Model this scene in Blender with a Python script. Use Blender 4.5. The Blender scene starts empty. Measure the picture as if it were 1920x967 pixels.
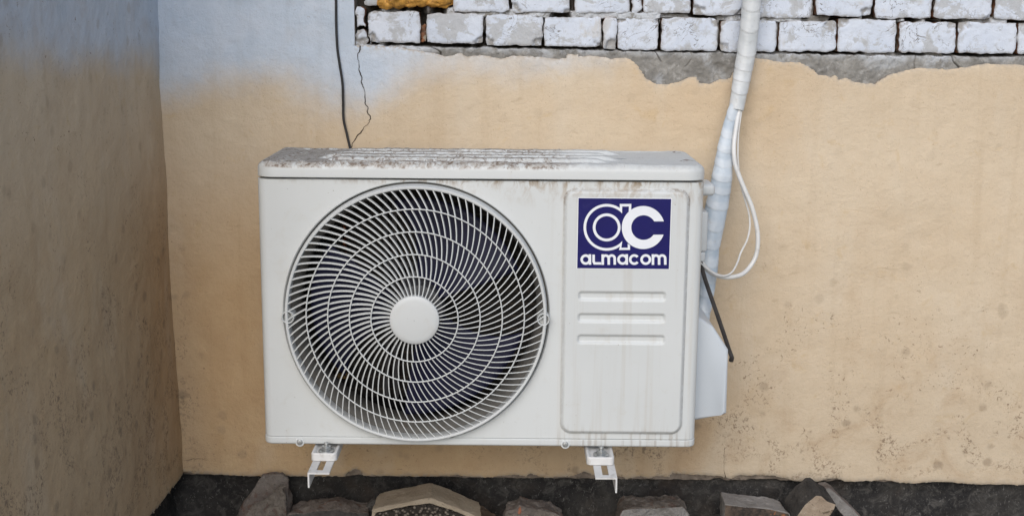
import bpy, bmesh, math, random
import numpy as np
from mathutils import Vector, Matrix

S = bpy.context.scene
COL = S.collection
R = math.radians
rng = np.random.default_rng(7)
random.seed(7)

# ------------------------------------------------------------------ camera
F, TILT, ROLL, CAM = 2340.0, 11.0, 0.5, (0.0, -2.59, 1.14)
_t, _r = R(TILT), R(ROLL)
_fw = np.array([0, math.cos(_t), -math.sin(_t)])
_rt = np.array([1., 0, 0]); _up = np.cross(_rt, _fw)
_Rx = _rt*math.cos(_r) + _up*math.sin(_r)
_Ux = -_rt*math.sin(_r) + _up*math.cos(_r)
cd = bpy.data.cameras.new('camera'); cam = bpy.data.objects.new('camera', cd); COL.objects.link(cam)
cd.sensor_fit = 'HORIZONTAL'; cd.sensor_width = 36; cd.lens = F/1920*36
cd.clip_start = 0.05; cd.clip_end = 2000
m = Matrix.Identity(4)
for i in range(3):
    m[i][0], m[i][1], m[i][2], m[i][3] = _Rx[i], _Ux[i], -_fw[i], CAM[i]
cam.matrix_world = m
S.camera = cam

# ------------------------------------------------------------------ light
SUN_EL, SUN_AZ = 34.0, -10.0        # azimuth measured from "behind the camera" towards the left
w = bpy.data.worlds.new('World'); S.world = w; w.use_nodes = True
nt = w.node_tree
sky = nt.nodes.new('ShaderNodeTexSky'); sky.sky_type = 'NISHITA'; sky.sun_disc = False
sky.sun_elevation = R(SUN_EL); sky.air_density = 1.0; sky.dust_density = 1.6; sky.ozone_density = 1.0
nt.links.new(sky.outputs[0], nt.nodes['Background'].inputs[0])
nt.nodes['Background'].inputs[1].default_value = 0.10
sd = Vector((math.sin(R(SUN_AZ))*math.cos(R(SUN_EL)), -math.cos(R(SUN_AZ))*math.cos(R(SUN_EL)), math.sin(R(SUN_EL))))
sky.sun_rotation = math.atan2(sd.x, sd.y)
sl = bpy.data.lights.new('sun', 'SUN'); sl.energy = 1.5; sl.angle = R(52); sl.color = (1.0, 0.985, 0.97)
so = bpy.data.objects.new('sun', sl); COL.objects.link(so)
so.rotation_euler = sd.to_track_quat('Z', 'Y').to_euler(); so.location = (-3, -5, 5)
S.view_settings.view_transform = 'Standard'; S.view_settings.look = 'None'
S.view_settings.gamma = 1; S.view_settings.exposure = 0.42; S.view_settings.use_curve_mapping = False

# ------------------------------------------------------------------ helpers
def px(u, v, Y):
    """point of the photograph (1920x967) on the upright plane y = Y"""
    d = _fw*F + _Rx*(u-960) - _Ux*(v-483.5)
    return np.array(CAM) + d*((Y-CAM[1])/d[1])
def pxz(pts, Y):
    return np.array([px(u, v, Y)[[0, 2]] for u, v in pts])

def _h(ix, iy, iz, seed):
    n = (ix*374761393 + iy*668265263 + iz*2147483647 + seed*1274126177) & 0xffffffff
    n = ((n ^ (n >> 13))*1274126177) & 0xffffffff
    n = ((n ^ (n >> 16))*2246822519) & 0xffffffff
    return (n & 0xffffff)/float(0xffffff)
def vnoise(x, y, z=0.0, seed=0):
    x, y, z = np.broadcast_arrays(np.asarray(x, float), np.asarray(y, float), np.asarray(z, float))
    xi, yi, zi = [np.floor(a).astype(np.int64) for a in (x, y, z)]
    f = [a-b for a, b in zip((x, y, z), (xi, yi, zi))]
    f = [a*a*(3-2*a) for a in f]
    out = 0
    for dx in (0, 1):
        for dy in (0, 1):
            for dz in (0, 1):
                wgt = (f[0] if dx else 1-f[0])*(f[1] if dy else 1-f[1])*(f[2] if dz else 1-f[2])
                out = out + wgt*_h(xi+dx, yi+dy, zi+dz, seed)
    return out*2-1
def fbm(x, y, z=0.0, octv=4, seed=0, gain=.5):
    s, a, k = 0, 1.0, 1.0
    for o in range(octv):
        s = s + a*vnoise(np.asarray(x)*k, np.asarray(y)*k, np.asarray(z)*k, seed+o*17); a *= gain; k *= 2.03
    return s
def smooth(a, b, x):
    t = np.clip((np.asarray(x)-a)/(b-a), 0, 1); return t*t*(3-2*t)

def link(name, me, mat, parent=None, sm=True):
    o = bpy.data.objects.new(name, me); COL.objects.link(o)
    if mat is not None:
        for mm in (mat if isinstance(mat, (list, tuple)) else [mat]): me.materials.append(mm)
    if parent: o.parent = parent
    if sm and len(me.polygons): me.polygons.foreach_set('use_smooth', np.ones(len(me.polygons), bool))
    return o
def npmesh(name, V, Fq, mat, parent=None, sm=True, attrs=None, recalc=False):
    V = np.asarray(V, np.float32).reshape(-1, 3)
    me = bpy.data.meshes.new(name)
    if isinstance(Fq, np.ndarray):
        n, k = Fq.shape
        me.vertices.add(len(V)); me.vertices.foreach_set('co', V.ravel())
        me.loops.add(n*k); me.loops.foreach_set('vertex_index', Fq.astype(np.int32).ravel())
        me.polygons.add(n); me.polygons.foreach_set('loop_start', np.arange(0, n*k, k, dtype=np.int32))
        me.polygons.foreach_set('loop_total', np.full(n, k, np.int32))
        me.update(calc_edges=True)
    else:
        me.from_pydata([tuple(map(float, v)) for v in V], [], [tuple(map(int, f)) for f in Fq]); me.update()
    if recalc:
        b = bmesh.new(); b.from_mesh(me); bmesh.ops.recalc_face_normals(b, faces=b.faces); b.to_mesh(me); b.free()
    for k_, a in (attrs or {}).items():
        at = me.attributes.new(k_, 'FLOAT', 'POINT'); at.data.foreach_set('value', np.asarray(a, np.float32).ravel())
    return link(name, me, mat, parent, sm)

class MB:
    """collects shapes into ONE mesh"""
    def __init__(s): s.b = bmesh.new()
    def box(s, x0, x1, y0, y1, z0, z1, bev=0.0, seg=2, mi=0, mat=None):
        r = bmesh.ops.create_cube(s.b, size=1.0)
        vs = r['verts']
        for v in vs:
            v.co = Vector(((x0+x1)/2+v.co.x*(x1-x0), (y0+y1)/2+v.co.y*(y1-y0), (z0+z1)/2+v.co.z*(z1-z0)))
        fs = set(f for v in vs for f in v.link_faces)
        if bev:
            es = list(set(e for v in vs for e in v.link_edges))
            g = bmesh.ops.bevel(s.b, geom=es, offset=bev, segments=seg, profile=.5, affect='EDGES')
            vs = list(set(v for f in g['faces'] for v in f.verts) | set(v for v in vs if v.is_valid))
            fs = set(f for v in vs for f in v.link_faces)
        for f in fs: f.material_index = mi
        if mat is not None: bmesh.ops.transform(s.b, matrix=mat, verts=vs)
        return vs
    def cyl(s, c, r, axis='y', h=.01, n=32, r2=None, bev=0.0):
        g = bmesh.ops.create_cone(s.b, cap_ends=True, segments=n, radius1=r, radius2=r if r2 is None else r2, depth=h)
        vs = g['verts']
        if axis == 'y': M = Matrix.Rotation(R(90), 4, 'X')    # +z of the cone -> -y (towards the camera)
        elif axis == 'x': M = Matrix.Rotation(R(90), 4, 'Y')
        else: M = Matrix.Identity(4)
        bmesh.ops.transform(s.b, matrix=Matrix.Translation(Vector(c)) @ M, verts=vs)
        if bev:
            es = [e for e in set(e for v in vs for e in v.link_edges) if len(e.link_faces) == 2 and e.calc_face_angle(0) > .8]
            bmesh.ops.bevel(s.b, geom=es, offset=bev, segments=2, profile=.5, affect='EDGES')
        return vs
    def poly(s, pts2, y0, y1, mi=0):
        """prism of an (x,z) outline between y0 (front) and y1"""
        n = len(pts2)
        a = [s.b.verts.new((p[0], y0, p[1])) for p in pts2]; c = [s.b.verts.new((p[0], y1, p[1])) for p in pts2]
        fs = [s.b.faces.new(a), s.b.faces.new(c[::-1])]
        for i in range(n): fs.append(s.b.faces.new((a[i], c[i], c[(i+1) % n], a[(i+1) % n])))
        for f in fs: f.material_index = mi
        return a+c
    def done(s, name, mat, parent=None, sm=False, auto=None):
        bmesh.ops.recalc_face_normals(s.b, faces=s.b.faces)
        me = bpy.data.meshes.new(name); s.b.to_mesh(me); s.b.free()
        o = link(name, me, mat, parent, sm or auto is not None)
        if auto is not None: me.set_sharp_from_angle(angle=R(auto))
        return o

def tag(o, label=None, cat=None, group=None, kind=None):
    if label: o['label'] = label
    if cat: o['category'] = cat
    if group: o['group'] = group
    if kind: o['kind'] = kind
    return o
def thing(name, label, cat, loc=(0, 0, 0), group=None):
    o = bpy.data.objects.new(name, None); COL.objects.link(o); o.empty_display_size = .05
    return tag(o, label, cat, group)

def catmull(P, n=12):
    P = np.asarray(P, float); Q = np.vstack([2*P[0]-P[1], P, 2*P[-1]-P[-2]]); out = []
    for i in range(1, len(Q)-2):
        for t in np.arange(n)/n:
            a, b, c, d = Q[i-1], Q[i], Q[i+1], Q[i+2]
            out.append(.5*((2*b)+(c-a)*t+(2*a-5*b+4*c-d)*t*t+(3*b-a-3*c+d)*t**3))
    out.append(Q[-2]); return np.array(out)
def tube(name, P, rad, mat, parent=None, nseg=16, flat=1.0, wrap=None, cap=True, seed=0):
    """swept tube; flat squeezes it along y; wrap=(pitch, step) makes overlapping tape turns"""
    P = np.asarray(P, float); n = len(P)
    rad = np.broadcast_to(np.asarray(rad, float), (n,))
    T = np.gradient(P, axis=0); T /= np.linalg.norm(T, axis=1)[:, None]
    Yv = np.array([0, 1., 0]); 
    A = np.cross(T, Yv); bad = np.linalg.norm(A, axis=1) < .05; A[bad] = np.array([1., 0, 0])
    A /= np.linalg.norm(A, axis=1)[:, None]; B = np.cross(A, T)
    L = np.concatenate([[0], np.cumsum(np.linalg.norm(np.diff(P, axis=0), axis=1))])
    th = np.arange(nseg)/nseg*2*np.pi
    rr = np.repeat(rad[:, None], nseg, 1)
    if wrap:
        ph = (L[:, None]/wrap[0] + .32*np.sin(th)[None] + .55*vnoise(L*14, 0, seed=seed)[:, None])
        fr = ph-np.floor(ph)
        rr = rr + wrap[1]*(fr-.5) + wrap[1]*.5*vnoise(L[:, None]*60, th[None]*2, seed=seed+3)
    V = P[:, None]+rr[..., None]*(np.cos(th)[None, :, None]*A[:, None]+flat*np.sin(th)[None, :, None]*B[:, None])
    V = V.reshape(-1, 3)
    i = np.arange(n-1)[:, None]*nseg; j = np.arange(nseg)[None]; k = (j+1) % nseg
    Fq = np.stack([i+j, i+k, i+nseg+k, i+nseg+j], -1).reshape(-1, 4)
    at = dict(band=fr) if wrap else None
    Fl = [tuple(f) for f in Fq]
    if cap: Fl += [tuple(range(nseg))[::-1], tuple(range((n-1)*nseg, n*nseg))]
    return npmesh(name, V, Fl, mat, parent, True, attrs=at, recalc=True)

# ------------------------------------------------------------------ materials
class NT:
    def __init__(s, name, rough=.7, spec=.3, metal=0.0):
        s.m = bpy.data.materials.new(name); s.m.use_nodes = True; s.t = s.m.node_tree; s.n = s.t.nodes
        s.p = s.n['Principled BSDF']; s.set('Roughness', rough); s.set('Specular IOR Level', spec); s.set('Metallic', metal)
        s.co = s.new('ShaderNodeTexCoord').outputs['Object']
    def new(s, k, **kw):
        n = s.n.new(k)
        for a, b in kw.items(): setattr(n, a, b)
        return n
    def put(s, sock, v):
        if isinstance(v, bpy.types.NodeSocket): s.t.links.new(v, sock)
        elif isinstance(v, (tuple, list)) and len(v) == 3 and sock.type == 'RGBA': sock.default_value = (*v, 1)
        else: sock.default_value = v
    def set(s, k, v): s.put(s.p.inputs[k], v)
    def noise(s, scale, detail=4, rough=.55, dist=0.0, stretch=None, off=None):
        c = s.co
        if stretch or off:
            mp = s.new('ShaderNodeMapping'); s.put(mp.inputs[0], c)
            mp.inputs['Scale'].default_value = stretch or (1, 1, 1); mp.inputs['Location'].default_value = off or (0, 0, 0); c = mp.outputs[0]
        n = s.new('ShaderNodeTexNoise'); s.put(n.inputs['Vector'], c)
        n.inputs['Scale'].default_value = scale; n.inputs['Detail'].default_value = detail
        n.inputs['Roughness'].default_value = rough; n.inputs['Distortion'].default_value = dist
        return n.outputs['Fac']
    def voro(s, scale, feature='F1', rnd=1.0):
        n = s.new('ShaderNodeTexVoronoi', feature=feature); s.put(n.inputs['Vector'], s.co); n.inputs['Scale'].default_value = scale
        n.inputs['Randomness'].default_value = rnd
        return n.outputs['Distance']
    def rmap(s, v, a, b, c=0.0, d=1.0):
        n = s.new('ShaderNodeMapRange', interpolation_type='SMOOTHSTEP'); s.put(n.inputs[0], v)
        for i, q in enumerate((a, b, c, d)): s.put(n.inputs[i+1], q)
        return n.outputs[0]
    def math(s, op, a, b=0.0, clamp=False):
        n = s.new('ShaderNodeMath', operation=op, use_clamp=clamp); s.put(n.inputs[0], a); s.put(n.inputs[1], b); return n.outputs[0]
    def mul(s, a, b): return s.math('MULTIPLY', a, b)
    def mix(s, f, a, b, mode='MIX'):
        n = s.new('ShaderNodeMix', data_type='RGBA', blend_type=mode); s.put(n.inputs[0], f); s.put(n.inputs[6], a); s.put(n.inputs[7], b); return n.outputs[2]
    def attr(s, k): return s.new('ShaderNodeAttribute', attribute_name=k).outputs['Fac']
    def xyz(s):
        n = s.new('ShaderNodeSeparateXYZ'); s.put(n.inputs[0], s.co); return n.outputs
    def nrm(s):
        g = s.new('ShaderNodeNewGeometry'); n = s.new('ShaderNodeSeparateXYZ'); s.put(n.inputs[0], g.outputs['Normal']); return n.outputs
    def bump(s, h, st=.3, d=.002):
        n = s.new('ShaderNodeBump'); n.inputs['Strength'].default_value = st; n.inputs['Distance'].default_value = d
        s.put(n.inputs['Height'], h); s.set('Normal', n.outputs[0])

def simple(name, col, rough=.6, spec=.3, var=.12, scale=30, metal=0.0, bump=0.0, dirt=None, dirt_amt=.5):
    a = NT(name, rough, spec, metal)
    c = a.mix(a.rmap(a.noise(scale, 5), .3, .7), tuple(q*(1-var) for q in col), tuple(min(1, q*(1+var)) for q in col))
    if dirt: c = a.mix(a.mul(a.rmap(a.noise(scale*2.3, 6, .65, .6), .52, .68), dirt_amt), c, dirt)
    a.set('Base Color', c)
    if bump: a.bump(a.noise(scale*6, 5, .6), bump)
    return a.m

PEACH, BLUEWHITE = (.60, .44, .265), (.52, .57, .66)
def mat_plaster():
    a = NT('painted_plaster', .85, .2)
    big = a.rmap(a.noise(3.2, 4, .5), .3, .7); mid = a.rmap(a.noise(14, 5, .6, .4), .3, .7)
    c = a.mix(big, (.575, .465, .335), (.625, .525, .395))
    c = a.mix(a.mul(mid, .3), c, (.64, .55, .43))
    c = a.mix(a.attr('warm'), c, a.mix(mid, (.53, .36, .20), (.57, .40, .23)))  # orange bounce light painted into the wall colour
    pale = a.rmap(a.noise(7, 5, .6, .3, stretch=(1, 1, .35)), .5, .75)
    c = a.mix(a.mul(pale, .35), c, (.63, .56, .46))
    # ochre blooms and grey handling marks
    c = a.mix(a.mul(a.rmap(a.noise(22, 5, .65, .5, off=(3, 1, 7)), .58, .72), .28), c, (.50, .34, .15))
    c = a.mix(a.mul(a.rmap(a.noise(46, 4, .6, 1.2, stretch=(.45, 1, 1.3), off=(1, 5, 2)), .63, .74), .35), c, (.40, .30, .20))
    spray = a.attr('spray'); sp = a.rmap(a.math('ADD', spray, a.math('MULTIPLY_ADD', a.noise(60, 5, .7), .35)), .0, 1.0)
    n = sp.node.inputs[0].links[0].from_node.inputs[1].links[0].from_node; n.inputs[2].default_value = -.175
    c = a.mix(sp, c, a.mix(mid, (.505, .585, .685), (.575, .64, .73)))
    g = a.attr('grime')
    # mould freckles, denser where the wall stays damp
    v = a.noise(125, 6, .75, .9); thr = a.math('SUBTRACT', .665, a.mul(g, .15))
    fre = a.rmap(v, thr, a.math('ADD', thr, .05))
    cl = a.rmap(a.noise(11, 6, .66, .6, off=(9, 2, 4)), .47, .58)
    c = a.mix(a.mul(a.mul(fre, cl), .9), c, (.13, .075, .04))
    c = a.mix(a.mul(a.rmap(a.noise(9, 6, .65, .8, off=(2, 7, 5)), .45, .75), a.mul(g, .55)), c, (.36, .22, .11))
    c = a.mix(a.mul(g, .42), c, (.37, .305, .225))  # overall wall tone darkens evenly with the same mask
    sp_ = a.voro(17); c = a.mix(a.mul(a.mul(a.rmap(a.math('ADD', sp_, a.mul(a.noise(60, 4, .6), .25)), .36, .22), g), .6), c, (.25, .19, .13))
    # small pits and scratches all over
    c = a.mix(a.mul(a.rmap(a.noise(330, 3, .6, .2, off=(4, 4, 4)), .645, .70), .5), c, (.55, .47, .40), 'MULTIPLY')
    c = a.mix(a.mul(a.rmap(a.noise(95, 5, .7, 1.8, stretch=(.6, 1, 1.2), off=(6, 3, 1)), .645, .74), a.rmap(a.noise(5, 3, .5, off=(1, 9, 9)), .4, .62, .12, .62)), c, (.62, .56, .50), 'MULTIPLY')
    c = a.mix(a.mul(a.rmap(a.noise(34, 3, .5, 0, stretch=(1, 1, .05), off=(2, 2, 8)), .5, .72), .16), c, (.72, .66, .58), 'MULTIPLY')
    ed = a.attr('edge'); c = a.mix(a.mul(ed, a.rmap(a.noise(120, 4), .35, .6)), c, (.42, .36, .29))
    # the broken edge shows raw render
    ny = a.nrm()[1]
    raw = a.mul(a.attr('raw'), 1.0)
    c = a.mix(raw, c, (.30, .26, .22))
    a.set('Base Color', c)
    h = a.math('ADD', a.mul(a.noise(420, 4, .6), .5), a.noise(120, 4, .6))
    a.bump(h, .5, .0032)
    return a.m
def mat_mortar():
    a = NT('grey_mortar', .95, .1)
    c = a.mix(a.rmap(a.noise(18, 6, .65, .3), .3, .7), (.175, .168, .155), (.30, .288, .265))
    c = a.mix(a.mul(a.rmap(a.noise(60, 5, .7), .5, .7), .6), c, (.44, .43, .41))
    c = a.mix(a.rmap(a.noise(240, 4, .7), .63, .72), c, (.10, .09, .08))
    c = a.mix(a.mul(a.attr('paint'), a.rmap(a.noise(45, 5, .65, .4, off=(2, 2, 2)), .38, .56)), c, (.54, .565, .60))
    c = a.mix(a.attr('deep'), c, (.045, .036, .03))
    a.set('Base Color', c); a.bump(a.noise(260, 6, .7), .7, .003); return a.m
def mat_brick():
    a = NT('white_painted_brick', .8, .2)
    c = a.mix(a.rmap(a.noise(9, 4), .3, .7), (.56, .61, .70), (.62, .66, .73))
    c = a.mix(a.mul(a.rmap(a.noise(34, 6, .65, .5), .54, .66), .55), c, (.40, .40, .40))
    c = a.mix(a.mul(a.rmap(a.noise(95, 5, .7, 1.4), .62, .70), .75), c, (.20, .185, .17))
    c = a.mix(a.mul(a.rmap(a.noise(13, 5, .6, .5, off=(5, 1, 1)), .60, .70), .5), c, (.50, .46, .40))
    c = a.mix(a.mul(a.rmap(a.math('ABSOLUTE', a.math('SUBTRACT', a.noise(24, 5, .6, .8, off=(3, 3, 8)), .5)), .012, .0), a.rmap(a.noise(12, 3, .5, off=(8, 8, 8)), .48, .6)), c, (.13, .115, .10))
    sk = a.rmap(a.math('ADD', a.noise(19, 6, .68, .4, off=(1, 7, 3)), a.mul(a.attr('skim'), .11)), .565, .63)
    c = a.mix(a.mul(sk, .8), c, a.mix(a.noise(160, 4, .7), (.34, .345, .35), (.50, .505, .51)))
    chip = a.mul(a.attr('chip'), a.rmap(a.noise(70, 4, .6), .35, .55))
    c = a.mix(chip, c, (.33, .32, .31))
    side = a.attr('side')
    sc = a.mix(a.rmap(a.noise(22, 4), .4, .62), (.09, .06, .045), (.30, .13, .065))
    sc = a.mix(a.rmap(a.noise(60, 4, .6, .4, off=(2, 6, 2)), .5, .6), sc, (.30, .27, .22))
    c = a.mix(side, c, sc)
    a.set('Base Color', c); a.bump(a.math('ADD', a.noise(150, 6, .7), a.mul(a.noise(420, 3), .3)), .55, .0028); return a.m
def mat_plinth():
    a = NT('bitumen_plinth', .8, .25)
    c = a.mix(a.rmap(a.noise(8, 6, .65, .4), .35, .7), (.018, .017, .0175), (.044, .041, .038))
    c = a.mix(a.mul(a.rmap(a.noise(38, 6, .7, .8), .46, .66), .8), c, (.082, .077, .071))
    c = a.mix(a.mul(a.rmap(a.noise(150, 5, .75, 1.6, stretch=(1, 1, .5)), .585, .67), .85), c, (.18, .175, .165))
    c = a.mix(a.mul(a.rmap(a.noise(6, 4, .6, .4, off=(7, 7, 1)), .52, .7), .7), c, (.055, .042, .034))
    a.set('Base Color', c); a.bump(a.noise(90, 7, .72, .5), .8, .008); return a.m
def mat_paint(name, base=(.572, .59, .588), drips=0.0, dust=0.0):
    """off-white powder coat with grime of its own"""
    a = NT(name, .42, .4)
    c = a.mix(a.rmap(a.noise(4, 3), .3, .7), tuple(q*.965 for q in base), tuple(q*1.02 for q in base))
    x, y, z = a.xyz()
    # fine specks
    c = a.mix(a.mul(a.rmap(a.noise(210, 3, .6, .3), .715, .75), .6), c, (.18, .14, .10))
    c = a.mix(a.mul(a.rmap(a.noise(30, 5, .65, .5, off=(4, 0, 2)), .55, .75), .16), c, (.42, .37, .29))
    if drips:
        st = a.rmap(a.noise(60, 4, .6, 0, stretch=(1, 1, .035)), .48, .68)
        c = a.mix(a.mul(a.mul(st, a.rmap(x, .0, .10, .06, 1.0)), .22*drips), c, (.40, .345, .27))
        # brown grime washed down from the lid seam and lying along the bottom lip, right half most
        rt = a.rmap(x, -.35, .20); top = a.rmap(z, .79, .845)
        blot = a.rmap(a.noise(55, 6, .7, .7, stretch=(1, 1, .6), off=(1, 1, 8)), .46, .66)
        c = a.mix(a.mul(a.mul(a.mul(top, rt), blot), .75*drips), c, (.34, .265, .185))
        c = a.mix(a.mul(a.mul(a.mul(a.rmap(z, .835, .848), blot), a.rmap(x, -.5, -.1, .2, 1.0)), .8*drips), c, (.22, .16, .10))
        low = a.rmap(z, .40, .355); st2 = a.rmap(a.noise(120, 3, .5, 0, stretch=(1, 1, .03), off=(3, 0, 0)), .52, .66)
        c = a.mix(a.mul(a.mul(a.mul(low, a.rmap(x, .03, .12)), st2), .4*drips), c, (.24, .19, .14))
    if drips:
        c = a.mix(a.mul(a.mul(a.attr('crev'), a.rmap(a.noise(90, 5, .7, .5), .36, .58)), .85), c, (.20, .155, .115))
    if dust:
        nz = a.nrm()[2]; flat = a.rmap(nz, .93, .992); up = a.rmap(nz, .30, .75)
        fr = a.rmap(a.math('ADD', x, a.math('MULTIPLY', a.noise(9, 4), .12)), .11, .19, 1.0, .06)
        c = a.mix(a.mul(a.mul(flat, fr), .92), c, a.mix(a.rmap(a.noise(28, 5, .65), .35, .65), (.235, .22, .20), (.33, .315, .29)))
        q = a.rmap(a.noise(70, 6, .7, .8), .44, .60)
        c = a.mix(a.mul(a.mul(a.mul(up, q), fr), .8*dust), c, (.40, .375, .34))
        dirt = a.rmap(a.noise(110, 6, .72, 1.0, off=(5, 5, 0)), .53, .60)
        c = a.mix(a.mul(a.mul(a.mul(up, dirt), fr), .85), c, (.17, .125, .095))
        lip = a.mul(a.mul(a.rmap(y, -.300, -.335), a.rmap(nz, .10, .42)), a.rmap(a.math('ADD', x, a.math('MULTIPLY', a.noise(11, 4), .14)), .12, .20, 1.0, .12))
        lc = a.mix(a.rmap(a.noise(95, 6, .72, .8, off=(3, 0, 6)), .42, .6), (.46, .44, .41), (.19, .145, .11))
        c = a.mix(a.mul(lip, a.rmap(a.noise(48, 6, .7, .6, off=(0, 4, 4)), .40, .54)), c, lc)
        rust = a.rmap(a.noise(26, 6, .7, 1.0, off=(2, 8, 0)), .63, .69)
        c = a.mix(a.mul(a.mul(up, rust), .8), c, (.12, .065, .04))
        a.set('Roughness', a.math('MULTIPLY_ADD', up, .45)); a.p.inputs['Roughness'].links[0].from_node.inputs[2].default_value = .42
        a.bump(a.mul(a.noise(170, 6, .75), up), .55, .004)
    else:
        a.bump(a.noise(500, 3, .5), .05, .0008)
    a.set('Base Color', c); return a.m

M = {}
M['plaster'] = mat_plaster(); M['render'] = simple('raw_render', (.20, .165, .135), .95, .1, .3, 40, bump=.6, dirt=(.07, .055, .045), dirt_amt=.6); M['mortar'] = mat_mortar(); M['brick'] = mat_brick(); M['plinth'] = mat_plinth()
M['body'] = mat_paint('powder_coat_panel', drips=1.0); M['lid'] = mat_paint('powder_coat_lid', dust=1.0)
M['plain'] = mat_paint('powder_coat_plain', (.55, .575, .585)); M['grille'] = mat_paint('grille_plastic', (.55, .565, .56))
M['cap'] = mat_paint('hub_plastic', (.54, .555, .555))
M['cover'] = mat_paint('valve_cover_paint', (.52, .56, .60))
M['bracket'] = simple('white_bracket_paint', (.60, .595, .585), .5, .4, .05, 20, dirt=(.27, .23, .18), dirt_amt=.35)
M['steel'] = simple('galvanised_steel', (.42, .43, .43), .4, .5, .2, 60, metal=.8, dirt=(.16, .12, .08), dirt_amt=.4)
M['dark'] = simple('dark_interior', (.008, .008, .009), .7, .3)
M['blade'] = simple('fan_blade_plastic', (.011, .012, .034), .5, .22, .2, 8)
M['motor'] = simple('motor_casing', (.05, .05, .055), .5, .5)
M['shroud'] = simple('shroud_paint', (.165, .158, .145), .6, .3, .12, 12, dirt=(.12, .09, .06), dirt_amt=.5)
M['copper'] = simple('copper_pipe', (.35, .12, .06), .4, .5, .2, 40, metal=.8)
M['cardboard'] = simple('brown_label', (.30, .19, .08), .8, .1)
def mat_fin():
    a = NT('condenser_fins', .6, .4)
    wv = a.new('ShaderNodeTexWave', bands_direction='X'); a.put(wv.inputs[0], a.co); wv.inputs['Scale'].default_value = 90
    z = a.new('ShaderNodeTexWave', bands_direction='Z'); a.put(z.inputs[0], a.co); z.inputs['Scale'].default_value = 12
    c = a.mix(wv.outputs['Fac'], (.008, .007, .006), (.025, .022, .019))
    c = a.mix(a.rmap(z.outputs['Fac'], .86, .97), c, (.055, .045, .036)); a.set('Base Color', c); return a.m
M['fin'] = mat_fin()
M['blue'] = simple('blue_vinyl', (.0085, .008, .098), .4, .25, .06, 14, dirt=(.05, .05, .16), dirt_amt=.2)
M['white_print'] = simple('white_print', (.74, .76, .80), .4, .4, .02)
def mat_tape(name='pvc_wrapping_tape', c0=(.50, .525, .535), c1=(.60, .615, .62)):
    a = NT(name, .38, .5)
    c = a.mix(a.rmap(a.noise(16, 4, .6, .3), .35, .65), c0, c1)
    c = a.mix(a.mul(a.rmap(a.noise(9, 4, .5, 0, stretch=(1, 1, 3.0)), .5, .62), .55), c, tuple(q*.82 for q in c0))
    c = a.mix(a.rmap(a.attr('band'), .35, .6), c, a.mix(.32, c, (.64, .66, .68)))
    c = a.mix(a.mul(a.rmap(a.attr('band'), .93, 1.0), .4), c, (.25, .25, .25))
    c = a.mix(a.mul(a.rmap(a.noise(70, 5, .65, .6), .60, .72), .4), c, (.36, .33, .29)); a.set('Base Color', c)
    a.bump(a.noise(45, 4, .6, 1.0, stretch=(1, 1, 2.5)), .35, .004); return a.m
M['tape'] = mat_tape(); M['tape_blue'] = mat_tape('pale_blue_tape', (.37, .44, .51), (.50, .56, .62))
M['cable'] = simple('white_pvc', (.66, .66, .65), .4, .45, .05, 20, dirt=(.35, .30, .24), dirt_amt=.25)
M['black'] = simple('black_rubber', (.022, .021, .022), .5, .4, .3, 40)
M['hose'] = simple('dark_rubber', (.048, .043, .042), .55, .4, .25, 60)
M['crack'] = simple('crack_void', (.035, .025, .02), .95, .05)
M['foam'] = simple('yellow_foam', (.52, .27, .055), .6, .35, .35, 45, bump=.5, dirt=(.16, .06, .02), dirt_amt=.8)
M['soil'] = simple('grey_soil', (.10, .085, .07), .95, .1, .4, 9, bump=.8, dirt=(.04, .034, .03))

# ------------------------------------------------------------------ ground
g = NT('ground_dirt', .95, .1)
g.set('Base Color', g.mix(g.rmap(g.noise(5, 8, .7), .3, .7), (.22, .21, .195), (.32, .31, .29))); g.bump(g.noise(40, 8, .7), .8, .02)
gn = 61; xs = np.linspace(-1, 1, gn); xs = np.sign(xs)*np.abs(xs)**4*300
X, Y = np.meshgrid(xs, xs); Z = .035+.012*fbm(X*6, Y*6, seed=3)*(np.hypot(X, Y) < 6)
ii = np.arange(gn-1)[:, None]*gn+np.arange(gn-1)[None]
Fg = np.stack([ii, ii+1, ii+gn+1, ii+gn], -1).reshape(-1, 4)
tag(npmesh('ground', np.stack([X, Y, Z], -1), Fg, g.m), kind='structure')

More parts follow.
